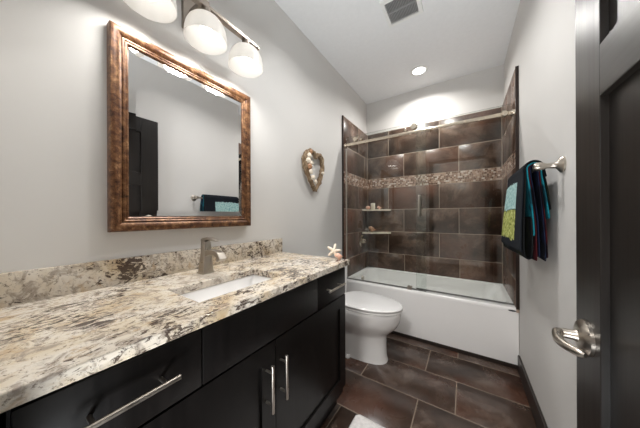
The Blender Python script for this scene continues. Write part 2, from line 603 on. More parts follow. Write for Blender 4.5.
# ---------------------------------------------------------------- vanity cabinet
VX, VY0, VY1, VZ = 0.551, 0.02, 1.236, 0.897      # front of doors, ends, top
BX = 0.531
v = thing('vanity_cabinet', 'long espresso brown bathroom vanity cabinet under the granite countertop', 'cabinet', (0.27, 0.63, 0))
cb = MB()
t = 0.018
cb.box(0.003, BX, VY0, VY0 + t, 0.095, VZ)
cb.box(0.003, BX, VY1 - t, VY1, 0.095, VZ)
cb.box(0.003, BX, VY0 + t, VY1 - t, 0.095, 0.113)
cb.box(0.003, 0.012, VY0 + t, VY1 - t, 0.113, VZ)
cb.box(BX - 0.02, BX, VY0 + t, VY1 - t, 0.113, 0.15)
cb.box(BX - 0.02, BX, VY0 + t, VY1 - t, 0.69, 0.72)
cb.box(BX - 0.02, BX, VY0 + t, VY1 - t, VZ - 0.03, VZ)
for yc in (0.34, 0.63, 0.93):
    cb.box(BX - 0.02, BX, yc - 0.02, yc + 0.02, 0.113, VZ)
cb.build('cabinet_body', M['cabinet'], v, smooth=False)
tk = MB()
tk.box(0.003, 0.488, VY0, VY1, 0.0, 0.095)
tk.build('toe_kick', M['black'], v, smooth=False)

def bar_pull(parent, a, b, x_face, out=0.034):
    """bar pull with two posts between points a and b = (y, z)"""
    m = MB()
    xa = x_face + out
    m.cyl((xa, a[0], a[1]), (xa, b[0], b[1]), 0.006, 16)
    for s in (0.16, 0.84):
        py, pz = a[0] + (b[0] - a[0]) * s, a[1] + (b[1] - a[1]) * s
        m.cyl((x_face - 0.001, py, pz), (xa, py, pz), 0.0045, 12)
    return m.build('handle', M['nickel_y'] if abs(a[0] - b[0]) > 0.05 else M['nickel'], parent)

def slab(name, y0, y1, z0, z1):
    return MB().box(BX + 0.001, VX, y0, y1, z0, z1, 0, 0.002, 2).build(name, M['cabinet'], v)
ZD0, ZD1 = 0.718, 0.878
d1 = slab('drawer', 0.024, 0.338, ZD0, ZD1)
bar_pull(d1, (0.085, 0.802), (0.267, 0.802), VX)
slab('false_front', 0.342, 0.928, ZD0, ZD1)
d2 = slab('drawer', 0.932, 1.234, ZD0, ZD1)
bar_pull(d2, (0.99, 0.800), (1.165, 0.800), VX)

def shaker(y0, y1, z0, z1):
    s = 0.068
    m = MB()
    m.box(BX + 0.001, VX, y0, y0 + s, z0, z1)
    m.box(BX + 0.001, VX, y1 - s, y1, z0, z1)
    m.box(BX + 0.001, VX, y0 + s, y1 - s, z0, z0 + s)
    m.box(BX + 0.001, VX, y0 + s, y1 - s, z1 - s, z1)
    m.box(BX + 0.001, VX - 0.009, y0 + s, y1 - s, z0 + s, z1 - s)
    return m.build('cabinet_door', M['cabinet'], v, smooth=False)
c1 = shaker(0.024, 0.628, 0.150, 0.712)
bar_pull(c1, (0.581, 0.475), (0.581, 0.648), VX)
c2 = shaker(0.632, 1.234, 0.150, 0.712)
bar_pull(c2, (0.657, 0.475), (0.657, 0.648), VX)

# ---------------------------------------------------------------- granite countertop, sink, faucet
CT = 0.9275
ct = thing('countertop', 'cream granite countertop with dark flecks and a backsplash along the wall', 'countertop', (0.29, 0.63, VZ))
SX0, SX1, SY0, SY1 = 0.262, 0.472, 0.374, 0.762
xs, ys = [0.001, SX0, SX1, 0.5807], [0.008, SY0, SY1, 1.241]
cm = MB()
vt = {}
for i, x in enumerate(xs):
    for j, yv in enumerate(ys):
        for k, z in enumerate((VZ, CT)):
            vt[i, j, k] = cm.bm.verts.new((x, yv, z))
for i in range(3):
    for j in range(3):
        if (i, j) == (1, 1):
            continue
        for k in (0, 1):
            cm.bm.faces.new([vt[i, j, k], vt[i + 1, j, k], vt[i + 1, j + 1, k], vt[i, j + 1, k]])
def side(a, b):
    cm.bm.faces.new([vt[a + (0,)], vt[b + (0,)], vt[b + (1,)], vt[a + (1,)]])
for i in range(3):
    side((i, 0), (i + 1, 0)); side((i, 3), (i + 1, 3)); side((0, i), (0, i + 1)); side((3, i), (3, i + 1))
side((1, 1), (2, 1)); side((2, 1), (2, 2)); side((2, 2), (1, 2)); side((1, 2), (1, 1))
cm.build('slab', M['granite'], ct, bevel=0.003)
MB().box(0.001, 0.021, 0.008, 1.241, CT, 1.03, 0, 0.002, 2).build('backsplash', M['granite'], ct)

sk = thing('sink', 'white rectangular undermount sink set into the granite countertop', 'sink', (0.367, 0.55, 0.75))
m = MB()
e = 0.012
m.loft([rrect(SX0 - 0.03, SX1 + 0.03, SY0 - 0.03, SY1 + 0.03, 0.03, VZ - 0.014),
        rrect(SX0 - 0.03, SX1 + 0.03, SY0 - 0.03, SY1 + 0.03, 0.03, VZ - 0.002),
        rrect(SX0 - 0.004, SX1 + 0.004, SY0 - 0.004, SY1 + 0.004, 0.018, VZ - 0.002),
        rrect(SX0 - 0.002, SX1 + 0.002, SY0 - 0.002, SY1 + 0.002, 0.02, VZ - 0.012),
        rrect(SX0 + 0.006, SX1 - 0.006, SY0 + 0.02, SY1 - 0.03, 0.03, VZ - 0.09),
        rrect(SX0 + 0.03, SX1 - 0.03, SY0 + 0.05, SY1 - 0.06, 0.03, VZ - 0.12)], 0, (False, True))
m.build('basin', M['porcelain'], sk, angle=50)
MB().lathe([(0.0, 0.004), (0.016, 0.004), (0.022, 0.0), (0.022, -0.004)], (0.367, 0.568, VZ - 0.12), 'z', 24).build('drain', M['chrome'], sk)

fx, fy = 0.13, 0.588
fc = thing('faucet', 'brushed nickel single-lever faucet standing behind the sink', 'faucet', (fx, fy, CT))
def sq(cx, cy, hx, hy, z, r=0.006):
    return rrect(cx - hx, cx + hx, cy - hy, cy + hy, r, z, 4)
MB().loft([sq(fx, fy, 0.030, 0.030, CT), sq(fx, fy, 0.030, 0.030, CT + 0.006)]).build('base_plate', M['nickel'], fc)
MB().loft([sq(fx, fy, 0.026, 0.026, CT + 0.006), sq(fx + 0.001, fy, 0.022, 0.023, CT + 0.05), sq(fx + 0.003, fy, 0.018, 0.019, CT + 0.10),
           sq(fx + 0.002, fy, 0.018, 0.018, CT + 0.135), sq(fx, fy, 0.016, 0.016, CT + 0.152)]).build('body', M['nickel'], fc)
def strip(path, hw, th):
    """flat bar: path of (x, z, half width, half thickness), along x"""
    loops = []
    for i, (x, z) in enumerate(path):
        a, b = path[max(0, i - 1)], path[min(len(path) - 1, i + 1)]
        tx, tz = b[0] - a[0], b[1] - a[1]
        l = math.hypot(tx, tz); nx, nz = -tz / l, tx / l
        h, k = hw[i], th[i]
        loops.append([(x + nx * k, fy - h, z + nz * k), (x + nx * k, fy + h, z + nz * k), (x - nx * k, fy + h, z - nz * k), (x - nx * k, fy - h, z - nz * k)])
    return loops
sp = [(fx + 0.006, CT + 0.092), (fx + 0.05, CT + 0.104), (fx + 0.09, CT + 0.103), (fx + 0.115, CT + 0.096), (fx + 0.132, CT + 0.072)]
MB().loft(strip(sp, [0.017] * 4 + [0.019], [0.016, 0.012, 0.011, 0.013, 0.013])).build('spout', M['nickel'], fc, bevel=0.003)
lp = [(fx - 0.02, CT + 0.153), (fx, CT + 0.160), (fx + 0.03, CT + 0.166), (fx + 0.075, CT + 0.160), (fx + 0.095, CT + 0.158)]
MB().loft(strip(lp, [0.014, 0.016, 0.013, 0.010, 0.009], [0.006, 0.008, 0.006, 0.004, 0.003])).build('lever', M['nickel'], fc, bevel=0.002)

# ---------------------------------------------------------------- framed mirror
MY0, MY1, MZ0, MZ1 = 0.267, 0.934, 1.138, 1.955
mi = thing('framed_mirror', 'large wall mirror in a wide copper brown wooden frame above the countertop', 'mirror', (0.0, 0.594, MZ0))
def rect_sweep(prof, y0, y1, z0, z1):
    """mitred moulding: prof = (inset from the outer edge, x height)"""
    loops = []
    for d, x in prof:
        loops.append([(x, y0 + d, z0 + d), (x, y1 - d, z0 + d), (x, y1 - d, z1 - d), (x, y0 + d, z1 - d)])
    return loops
m = MB()
m.loft(rect_sweep([(0, 0.001), (0, 0.034), (0.003, 0.040), (0.010, 0.043), (0.022, 0.042), (0.031, 0.037), (0.036, 0.034), (0.036, 0.001), (0, 0.001)], MY0, MY1, MZ0, MZ1), 0, (False, False))
m.build('frame', M['frame'], mi, angle=35)
m = MB()
m.loft(rect_sweep([(0.036, 0.001), (0.036, 0.029), (0.039, 0.035), (0.044, 0.036), (0.048, 0.033), (0.054, 0.034), (0.059, 0.029), (0.059, 0.001), (0.036, 0.001)], MY0, MY1, MZ0, MZ1), 0, (False, False))
m.build('inner_moulding', M['frame'], mi, angle=35)
m = MB()
gy0, gy1, gz0, gz1 = MY0 + 0.0595, MY1 - 0.0595, MZ0 + 0.0625, MZ1 - 0.0595
bw = 0.024
m.loft([[(0.0255, gy0, gz0), (0.0255, gy1, gz0), (0.0255, gy1, gz1), (0.0255, gy0, gz1)],
        [(0.028, gy0 + bw, gz0 + bw), (0.028, gy1 - bw, gz0 + bw), (0.028, gy1 - bw, gz1 - bw), (0.028, gy0 + bw, gz1 - bw)]], 0, (False, True))
m.build('mirror_glass', M['mirror'], mi, smooth=False)

# ---------------------------------------------------------------- vanity light
LX, LYS, LZ = 0.150, (0.355, 0.583, 0.811), 2.035
vl = thing('vanity_light', 'brushed nickel three-lamp vanity light with frosted bell shades above the mirror', 'lamp', (0.0, 0.583, 2.25))
MB().box(0.0, 0.024, 0.541, 0.661, 2.135, 2.335, 0, 0.004, 2).build('back_plate', M['fixture'], vl)
a = MB()
a.box(0.024, LX, 0.565, 0.601, 2.205, 2.23)
a.build('arm', M['fixture'], vl, bevel=0.003)
MB().box(LX - 0.015, LX + 0.015, 0.265, 0.90, 2.182, 2.200, 0, 0.002, 1).build('crossbar', M['fixture'], vl)
for ly in LYS:
    h = MB().lathe([(0.0, 0.0), (0.020, 0.0), (0.022, -0.02), (0.026, -0.044), (0.0, -0.044)], (LX, ly, 2.182), 'z', 24).build('lamp_holder', M['fixture'], vl)
    prof = [(0.022, 0.0), (0.046, -0.003), (0.064, -0.013), (0.077, -0.029), (0.086, -0.051), (0.091, -0.077), (0.093, -0.108),
            (0.090, -0.108), (0.088, -0.077), (0.083, -0.051), (0.074, -0.031), (0.062, -0.016), (0.045, -0.007), (0.022, -0.004)]
    s = MB().lathe([(r, z) for r, z in prof], (LX, ly, 2.139), 'z', 40).build('lamp_shade', M['frosted'], vl)
    b = MB()
    b.lathe([(0.0, -0.090), (0.012, -0.088), (0.024, -0.079), (0.029, -0.064), (0.026, -0.046), (0.017, -0.028), (0.014, -0.006)], (LX, ly, 2.139), 'z', 24)
    b.build('bulb', M['bulb'], s)
    l = lamp('vanity_bulb_light', 'AREA', (LX, ly, 2.139 - 0.106), BULB_W, (1.0, 0.98, 0.945), 0.13, shape='DISK', spread=math.radians(158))

# ---------------------------------------------------------------- ceiling: downlight and exhaust vent
cx, cy = 0.757, 2.637
dl = thing('recessed_light', 'round lit recessed downlight in the ceiling over the tub', 'lamp', (cx, cy, H))
MB().lathe([(0.062, -0.002), (0.066, -0.008), (0.088, -0.006), (0.094, 0.0), (0.094, 0.002)], (cx, cy, H), 'z', 48).build('trim_ring', M['white'], dl)
MB().lathe([(0.0, -0.004), (0.062, -0.004), (0.064, 0.0)], (cx, cy, H), 'z', 48).build('lens', M['can'], dl)
lamp('downlight_light', 'AREA', (cx, cy, H - 0.012), CAN_W, (1.0, 0.975, 0.94), 0.12, shape='DISK', spread=math.radians(152))

ev = thing('exhaust_vent', 'square white exhaust vent with a dark grey grille in the ceiling', 'vent', (0.778, 1.755, H))
m = MB()
x0, x1, y0, y1 = 0.645, 0.912, 1.622, 1.887
m.loft([[(x0, y0, H), (x1, y0, H), (x1, y1, H), (x0, y1, H)],
        [(x0 + .004, y0 + .004, H - 0.014), (x1 - .004, y0 + .004, H - 0.014), (x1 - .004, y1 - .004, H - 0.014), (x0 + .004, y1 - .004, H - 0.014)],
        [(x0 + .03, y0 + .03, H - 0.018), (x1 - .03, y0 + .03, H - 0.018), (x1 - .03, y1 - .03, H - 0.018), (x0 + .03, y1 - .03, H - 0.018)],
        [(x0 + .03, y0 + .03, H - 0.002), (x1 - .03, y0 + .03, H - 0.002), (x1 - .03, y1 - .03, H - 0.002), (x0 + .03, y1 - .03, H - 0.002)]], 0, (False, False))
m.build('frame', M['white'], ev, smooth=False)
m = MB()
m.box(x0 + .03, x1 - .03, y0 + .03, y1 - .03, H - 0.004, H - 0.002, 1)
k = x0 + .036
while k < x1 - .036:
    m.box(k, k + 0.005, y0 + .031, y1 - .031, H - 0.014, H - 0.004)
    k += 0.0105
m.box(x0 + .031, x1 - .031, 1.750, 1.758, H - 0.016, H - 0.004, 0)
m.build('grille', [M['grille'], M['rubber']], ev, smooth=False)

# ---------------------------------------------------------------- bathtub
tb = thing('bathtub', 'white alcove bathtub with a plain apron behind the sliding glass', 'bathtub', (W / 2, 2.63, 0))
bx0, bx1, by0, by1 = 0.002, W - 0.002, 2.262, D - TT - 0.001
m = MB()
r0 = 0.004
m.loft([rrect(bx0, bx1, by0 + 0.012, by1, r0, 0.03),
        rrect(bx0, bx1, by0 + 0.008, by1, r0, 0.06),
        rrect(bx0, bx1, by0 + 0.004, by1, r0, 0.40),
        rrect(bx0, bx1, by0 + 0.001, by1, r0, TUBZ - 0.03),
        rrect(bx0, bx1, by0, by1, r0, TUBZ - 0.010),
        rrect(bx0 + .003, bx1 - .003, by0 + 0.006, by1 - .003, 0.008, TUBZ),
        rrect(bx0 + .06, bx1 - .045, by0 + 0.085, by1 - 0.045, 0.10, TUBZ),
        rrect(bx0 + .068, bx1 - .053, by0 + 0.093, by1 - 0.053, 0.10, TUBZ - 0.006),
        rrect(bx0 + .085, bx1 - .10, by0 + 0.105, by1 - 0.065, 0.11, TUBZ - 0.10),
        rrect(bx0 + .11, bx1 - .19, by0 + 0.125, by1 - 0.085, 0.12, 0.17),
        rrect(bx0 + .16, bx1 - .26, by0 + 0.165, by1 - 0.125, 0.10, 0.115)], 0, (True, True))
m.build('tub_shell', M['acrylic'], tb, angle=35)
MB().lathe([(0.0, 0.016), (0.026, 0.014), (0.032, 0.004), (0.032, -0.008)], (0.086, 2.64, 0.405), 'x', 28).build('overflow_plate', M['nickel'], tb)
b = MB()
b.lathe([(0.0, -0.003), (0.8, -0.003), (1.0, 0.0), (1.0, 0.002)], (0, 0, 0), 'y', 28)
bmesh.ops.scale(b.bm, vec=(0.027, 1, 0.0075), verts=b.bm.verts)
bmesh.ops.translate(b.bm, vec=(W - 0.042, by0 + 0.0015, 0.452), verts=b.bm.verts)
b.build('oval_badge', M['badge'], tb)
struct(MB().box(0.0, W, 2.268, 2.30, 0.0, 0.032, 0, 0.001, 1).build('trim_2', M['base']))

# ---------------------------------------------------------------- sliding shower glass
GY = 2.332
RZ = 2.002
rl = thing('shower_rail', 'long polished nickel rail across the top of the tub alcove', 'rail', (W / 2, GY, RZ))
MB().box(TT, W - TT, GY - 0.063, GY - 0.049, RZ - 0.0145, RZ + 0.0145, 0, 0.002, 2).build('bar', M['brass'], rl)
for xb in (TT, W - TT):
    s = 1 if xb < 0.5 else -1
    MB().lathe([(0.0, s * 0.0), (0.024, 0.0), (0.024, s * 0.02), (0.018, s * 0.028), (0.0, s * 0.028)], (xb, GY - 0.050, RZ), 'x', 24).build('wall_bracket', M['brass'], rl)
struct(MB().box(TT, TT + 0.016, GY - 0.03, GY - 0.018, TUBZ + 0.001, RZ - 0.03, 0, 0.002, 1).build('trim_3', M['alu']))

sg = thing('sliding_glass_door', 'left sliding glass shower panel with a vertical handle and rail rollers', 'shower door', (0.45, GY - 0.035, TUBZ))
gy = GY - 0.036
MB().box(0.037, 0.868, gy - 0.004, gy + 0.004, TUBZ + 0.0105, 2.095, 0, 0.001, 1).build('glass_panel', M['glass'], sg)
for x in (0.150, 0.760):
    q = MB()
    q.lathe([(0.0, -0.036), (0.022, -0.036), (0.029, -0.030), (0.030, -0.020), (0.029, -0.008), (0.018, -0.004), (0.018, 0.010), (0.0, 0.010)], (x + 0.006, gy, 2.050), 'y', 28)
    q.build('roller', M['brass'], sg)
for x in (0.085, 0.215) if False else (0.225, 0.690):
    MB().lathe([(0.0, -0.028), (0.012, -0.028), (0.015, -0.024), (0.015, -0.004), (0.0, -0.004)], (x, gy, 2.034), 'y', 20).build('anti_jump_stop', M['brass'], sg)
hd = MB()
for s in (-1, 1):
    yb = gy + s * 0.034
    hd.tube([(0.812, gy + s * 0.003, 1.385), (0.812, yb - s * .004, 1.385), (0.812, yb, 1.378), (0.812, yb, 1.205), (0.812, yb - s * .004, 1.198), (0.812, gy + s * 0.003, 1.198)], 0.0105, 14)
hd.build('pull_handle', M['nickel'], sg)
MB().box(0.037, 0.868, gy - 0.005, gy + 0.005, TUBZ + 0.002, TUBZ + 0.011).build('bottom_seal', M['rubber'], sg, smooth=False)

fg = thing('fixed_glass_panel', 'right fixed glass shower panel reaching the towel-side wall', 'shower glass', (1.15, GY, TUBZ))
MB().box(0.775, W - TT - 0.002, GY - 0.004, GY + 0.004, TUBZ + 0.010, 2.095, 0, 0.001, 1).build('glass_panel', M['glass'], fg)
MB().lathe([(0.0, -0.072), (0.020, -0.072), (0.024, -0.066), (0.024, -0.046), (0.014, -0.044), (0.014, -0.004), (0.0, -0.004)], (1.442, GY, 2.004), 'y', 24).build('clamp', M['brass'], fg)
MB().lathe([(0.0, -0.048), (0.014, -0.048), (0.014, -0.004), (0.0, -0.004)], (0.905, GY, 2.002), 'y', 24).build('clamp', M['brass'], fg)
MB().box(0.775, W - TT - 0.002, GY - 0.006, GY + 0.006, TUBZ + 0.0005, TUBZ + 0.012).build('bottom_seal', M['rubber'], fg, smooth=False)
gd = MB()
gd.box(0.700, 0.740, GY - 0.056, GY - 0.043, TUBZ + 0.0005, TUBZ + 0.030)
gd.box(0.700, 0.740, GY - 0.030, GY - 0.016, TUBZ + 0.0005, TUBZ + 0.030)
gd.box(0.700, 0.740, GY - 0.056, GY - 0.016, TUBZ + 0.0005, TUBZ + 0.002)
tag(gd.build('door_guide', M['nickel'], None, bevel=0.002), 'small metal glass guide on the front rim of the tub', 'guide')

# ---------------------------------------------------------------- shower valve, corner shelves and what stands on them
vv = thing('shower_valve', 'polished nickel shower valve with a lever on the left tiled wall', 'valve', (TT, 2.775, 0.86))
MB().lathe([(0.0, 0.0), (0.075, 0.0), (0.078, 0.004), (0.070, 0.010), (0.032, 0.014), (0.0, 0.014)], (TT, 2.775, 0.86), 'x', 36).build('escutcheon', M['brass'], vv)
MB().lathe([(0.0, 0.012), (0.030, 0.012), (0.026, 0.045), (0.022, 0.058), (0.0, 0.060)], (TT, 2.775, 0.86), 'x', 28).build('hub', M['brass'], vv)
MB().tube([(TT + 0.045, 2.775, 0.862), (TT + 0.052, 2.735, 0.868), (TT + 0.056, 2.69, 0.872)], [0.011, 0.009, 0.007], 12).build('lever', M['brass'], vv)

def corner_shelf(z, label):
    x_, y_ = 0.325, 0.205
    out = [(TT, D - TT, 0), (TT, D - TT - y_, 0)]
    for k in range(1, 12):
        t = k / 12
        out.append((TT + x_ * t + 0.02 * math.sin(PI * t), D - TT - y_ * (1 - t) - 0.035 * math.sin(PI * t), 0))
    out.append((TT + x_, D - TT, 0))
    m = MB()
    m.loft([[(p[0], p[1], z) for p in out], [(p[0], p[1], z + 0.02) for p in out]])
    o = m.build('corner_shelf', M['shelf'], None, smooth=False, bevel=0.002)
    return tag(o, label, 'shelf', 'granite corner shelves in the shower')
S1, S2 = 1.262, 0.955
corner_shelf(S1, 'upper granite corner shelf in the shower, below the mosaic band')
corner_shelf(S2, 'lower granite corner shelf in the shower, above the valve')

def spiral_shell(name, c, s, mat, yaw, label, spikes=True):
    """conch: coiled tapering body with a flared lip"""
    m = MB()
    pts, rs = [], []
    for k in range(46):
        t = k / 45
        a = t * 2 * PI * 2.6
        rr = 0.45 * (1 - t) ** 1.2
        pts.append((-0.55 + 1.3 * t, rr * math.cos(a) * 0.8, rr * math.sin(a) * 0.8 + 0.45))
        rs.append(0.46 * (1 - t) ** 1.05 + 0.02)
    m.tube(pts, rs, 14)
    # flared lip
    m.tube([(-0.55, 0.2, 0.55), (-0.3, 0.62, 0.36), (0.2, 0.66, 0.22), (0.55, 0.42, 0.2)], [0.16, 0.2, 0.16, 0.05], 10, flat=0.6)
    if spikes:
        for k in range(7):
            a = k * 0.9
            t = 0.1 + 0.08 * k
            p = Vector((-0.55 + 1.3 * t, 0, 0.45))
            d = Vector((0, math.cos(a), abs(math.sin(a)) + 0.2)).normalized()
            m.tube([p + d * 0.4, p + d * (0.85 - 0.05 * k)], [0.13, 0.02], 8)
    mat_ = Matrix.Translation(c) @ Matrix.Rotation(yaw, 4, 'Z') @ Matrix.Scale(s, 4)
    zmin = min(v_.co.z for v_ in m.bm.verts)
    bmesh.ops.transform(m.bm, matrix=mat_ @ Matrix.Translation((0, 0, -zmin)), verts=m.bm.verts)
    o = m.build(name, mat, None, angle=60)
    return tag(o, label, 'shell')

def urchin(name, c, r, mat, label):
    m = MB()
    loops = []
    n = 30
    for i in range(1, 12):
        ph = PI * i / 12
        loops.append([(c[0] + r * math.sin(ph) * (1 + 0.06 * math.cos(10 * 2 * PI * k / n)) * math.cos(2 * PI * k / n),
                       c[1] + r * math.sin(ph) * (1 + 0.06 * math.cos(10 * 2 * PI * k / n)) * math.sin(2 * PI * k / n),
                       c[2] + r * 0.8 - 0.8 * r * math.cos(ph)) for k in range(n)])
    m.loft(loops)
    return tag(m.build(name, mat, None, angle=70), label, 'shell')

tp1, tp2 = S1 + 0.02, S2 + 0.02
urchin('sea_urchin_shell', (0.075, 2.865, tp1), 0.030, M['shellp'], 'round pink shell at the left end of the upper corner shelf')
cd = thing('candle_holder', 'tall white cup in the middle of the upper corner shelf', 'cup', (0.135, 2.89, tp1))
MB().lathe([(0.0, 0.0), (0.026, 0.0), (0.029, 0.004), (0.029, 0.08), (0.026, 0.084), (0.024, 0.08), (0.024, 0.07), (0.0, 0.07)], (0.135, 2.89, tp1), 'z', 28).build('cup', M['candle'], cd)
MB().cyl((0.135, 2.89, tp1 + 0.069), (0.137, 2.89, tp1 + 0.079), 0.0015, 8).build('wick', M['black'], cd)
spiral_shell('sea_shell', (0.215, 2.93, tp1), 0.034, M['shellp'], 0.5, 'small pink shell beside the white cup on the upper corner shelf', False)
spiral_shell('conch_shell', (0.130, 2.895, tp2), 0.060, M['shellb'], 0.3, 'large brown conch shell on the lower corner shelf')
spiral_shell('conch_shell', (0.062, 2.86, tp2), 0.036, M['shellg'], 1.8, 'small grey conch shell at the left of the lower corner shelf')

# ---------------------------------------------------------------- toilet
tc = 1.82
to = thing('toilet', 'white elongated toilet between the vanity and the bathtub', 'toilet', (0.4, tc, 0))
def egg(xb, xf, hw, z, n=40, pw=2.0):
    xc = xb + (xf - xb) * 0.42
    out = []
    for k in range(n):
        a = 2 * PI * k / n
        c_, s_ = math.cos(a), math.sin(a)
        ax = (xf - xc) if c_ > 0 else (xc - xb)
        e_ = 2.0 / (pw if c_ > 0 else 2.8)
        out.append((xc + ax * math.copysign(abs(c_) ** e_, c_), tc + hw * math.copysign(abs(s_) ** e_, s_), z))
    return out
m = MB()
m.loft([egg(0.16, 0.640, 0.118, 0.0, pw=2.6), egg(0.16, 0.636, 0.115, 0.012, pw=2.6), egg(0.17, 0.630, 0.110, 0.05, pw=2.5), egg(0.18, 0.627, 0.107, 0.13, pw=2.4),
        egg(0.18, 0.630, 0.108, 0.195, pw=2.3), egg(0.18, 0.637, 0.115, 0.218, pw=2.2), egg(0.17, 0.668, 0.138, 0.248, pw=2.1), egg(0.16, 0.712, 0.164, 0.292, pw=2.1), egg(0.16, 0.738, 0.180, 0.342, pw=2.1),
        egg(0.16, 0.748, 0.186, 0.395), egg(0.16, 0.751, 0.188, 0.418), egg(0.17, 0.745, 0.182, 0.424),
        egg(0.26, 0.700, 0.140, 0.424), egg(0.28, 0.66, 0.11, 0.36), egg(0.32, 0.58, 0.07, 0.27)], 0, (True, True))
bo = m.build('bowl', M['porcelain'], to, angle=50)
for s in (-1, 1):
    MB().lathe([(0.0, 0.026), (0.012, 0.024), (0.018, 0.014), (0.020, 0.0)], (0.34, tc + s * 0.128, 0.0), 'z', 20).build('bolt_cap', M['porcelain'], bo)
m = MB()
m.loft([egg(0.225, 0.752, 0.186, 0.426), egg(0.222, 0.757, 0.190, 0.430), egg(0.222, 0.757, 0.190, 0.436), egg(0.225, 0.750, 0.184, 0.440),
        egg(0.30, 0.69, 0.13, 0.440), egg(0.30, 0.69, 0.13, 0.426), egg(0.225, 0.752, 0.186, 0.426)], 0, (False, False))
m.build('seat', M['porcelain'], to, angle=40)
m = MB()
m.loft([egg(0.26, 0.715, 0.155, 0.440), egg(0.26, 0.715, 0.155, 0.449), egg(0.222, 0.758, 0.191, 0.449), egg(0.220, 0.761, 0.194, 0.453), egg(0.220, 0.761, 0.194, 0.460), egg(0.226, 0.754, 0.188, 0.467),
        egg(0.25, 0.72, 0.16, 0.470), egg(0.32, 0.62, 0.09, 0.472)], 0, (True, True))
m.build('lid', M['porcelain'], to, angle=40)
m = MB()
m.loft([rrect(0.02, 0.185, tc - 0.165, tc + 0.165, 0.03, 0.40), rrect(0.018, 0.192, tc - 0.175, tc + 0.175, 0.03, 0.46), rrect(0.016, 0.198, tc - 0.182, tc + 0.182, 0.03, 0.71)])
m.build('tank', M['porcelain'], to)
m = MB()
m.loft([rrect(0.012, 0.204, tc - 0.187, tc + 0.187, 0.03, 0.711), rrect(0.012, 0.206, tc - 0.189, tc + 0.189, 0.03, 0.73), rrect(0.018, 0.198, tc - 0.182, tc + 0.182, 0.03, 0.742)])
m.build('tank_lid', M['porcelain'], to)
MB().tube([(0.197, tc - 0.13, 0.665), (0.212, tc - 0.13, 0.665), (0.216, tc - 0.10, 0.662), (0.216, tc - 0.06, 0.658)], [0.009, 0.008, 0.007, 0.006], 10).build('flush_lever', M['chrome'], to)

# ---------------------------------------------------------------- towel bar and towels
BXX, BZ_, BY0, BY1 = W - 0.078, 1.412, 1.345, 1.975
tbm = thing('towel_bar', 'brushed nickel towel bar with round rosettes on the right wall', 'towel bar', (W, 1.66, BZ_))
for yb in (BY0, BY1):
    m = MB()
    m.lathe([(0.0, 0.0), (0.034, 0.0), (0.034, -0.006), (0.028, -0.012), (0.020, -0.016), (0.013, -0.024), (0.011, -0.050), (0.014, -0.058), (0.018, -0.068), (0.018, -0.084), (0.014, -0.092), (0.0, -0.094)], (W, yb, BZ_), 'x', 32)
    m.build('post', M['nickel'], tbm)
MB().cyl((BXX, BY0, BZ_), (BXX, BY1, BZ_), 0.009, 20).build('bar', M['nickel'], tbm)

def towel_mat(name, kind):
    a = NT(name)
    vec = a.coords()
    terry = a.noise(vec, 260, 3)
    sep = a.n('ShaderNodeSeparateXYZ'); a.link(a.n('ShaderNodeTexCoord').outputs['Object'], sep.inputs[0])
    z = sep.outputs['Z']
    wob = a.noise(vec, 22, 3, 0.6, 0.5)
    def band(lo, hi):
        ad = a.n('ShaderNodeMath', operation='MULTIPLY_ADD')
        a.link(wob, ad.inputs[0]); ad.inputs[1].default_value = 0.05; a.link(z, ad.inputs[2])
        r = a.n('ShaderNodeValToRGB')
        r.color_ramp.interpolation = 'CONSTANT'
        mr = a.n('ShaderNodeMapRange'); a.link(ad.outputs[0], mr.inputs['Value'])
        mr.inputs['From Min'].default_value = 0.9; mr.inputs['From Max'].default_value = 1.5
        e = r.color_ramp.elements
        e[0].position = 0; e[0].color = grey(0)
        e[1].position = (lo - 0.9) / 0.6; e[1].color = grey(1)
        x = e.new((hi - 0.9) / 0.6); x.color = grey(0)
        a.link(mr.outputs[0], r.inputs['Fac'])
        return r.outputs['Color']
    if kind == 'beach':
        pt = a.noise(vec, 60, 4, 0.7)
        c = srgb(24, 28, 34)
        teal = a.ramp(pt, [(0.35, srgb(70, 116, 120)), (0.45, srgb(140, 178, 178)), (0.65, srgb(186, 212, 208))])
        lime = a.ramp(pt, [(0.36, srgb(70, 84, 40)), (0.5, srgb(158, 164, 84)), (0.64, srgb(206, 208, 142))])
        # the picture woven into the cloth: pale blue over lime, with a dark border at either side
        yb = sep.outputs['Y']
        inside = a.n('ShaderNodeMath', operation='GREATER_THAN'); a.link(yb, inside.inputs[0]); inside.inputs[1].default_value = 1.54
        b1 = a.mix(1.0, inside.outputs[0], band(1.255, 1.395), 'MULTIPLY')
        b2 = a.mix(1.0, inside.outputs[0], band(1.09, 1.25), 'MULTIPLY')
        c = a.mix(b1, c, teal)
        c = a.mix(b2, c, lime)
    else:
        base, alt = {'black': (srgb(18, 20, 22), srgb(34, 38, 28)), 'teal': (srgb(24, 112, 126), srgb(16, 60, 72)),
                     'red': (srgb(74, 22, 28), srgb(26, 18, 24)), 'navy': (srgb(22, 30, 54), srgb(16, 18, 30))}[kind]
        c = a.mix(a.ramp(a.noise(vec, 7, 2), [(0.52, grey(0)), (0.6, grey(1))]), base, alt)
    a.link(c, a.b.inputs['Base Color'])
    a.set(Roughness=0.95)
    a.b.inputs['Specular IOR Level'].default_value = 0.15
    a.bump(terry, 0.6, 0.002)
    return a.m

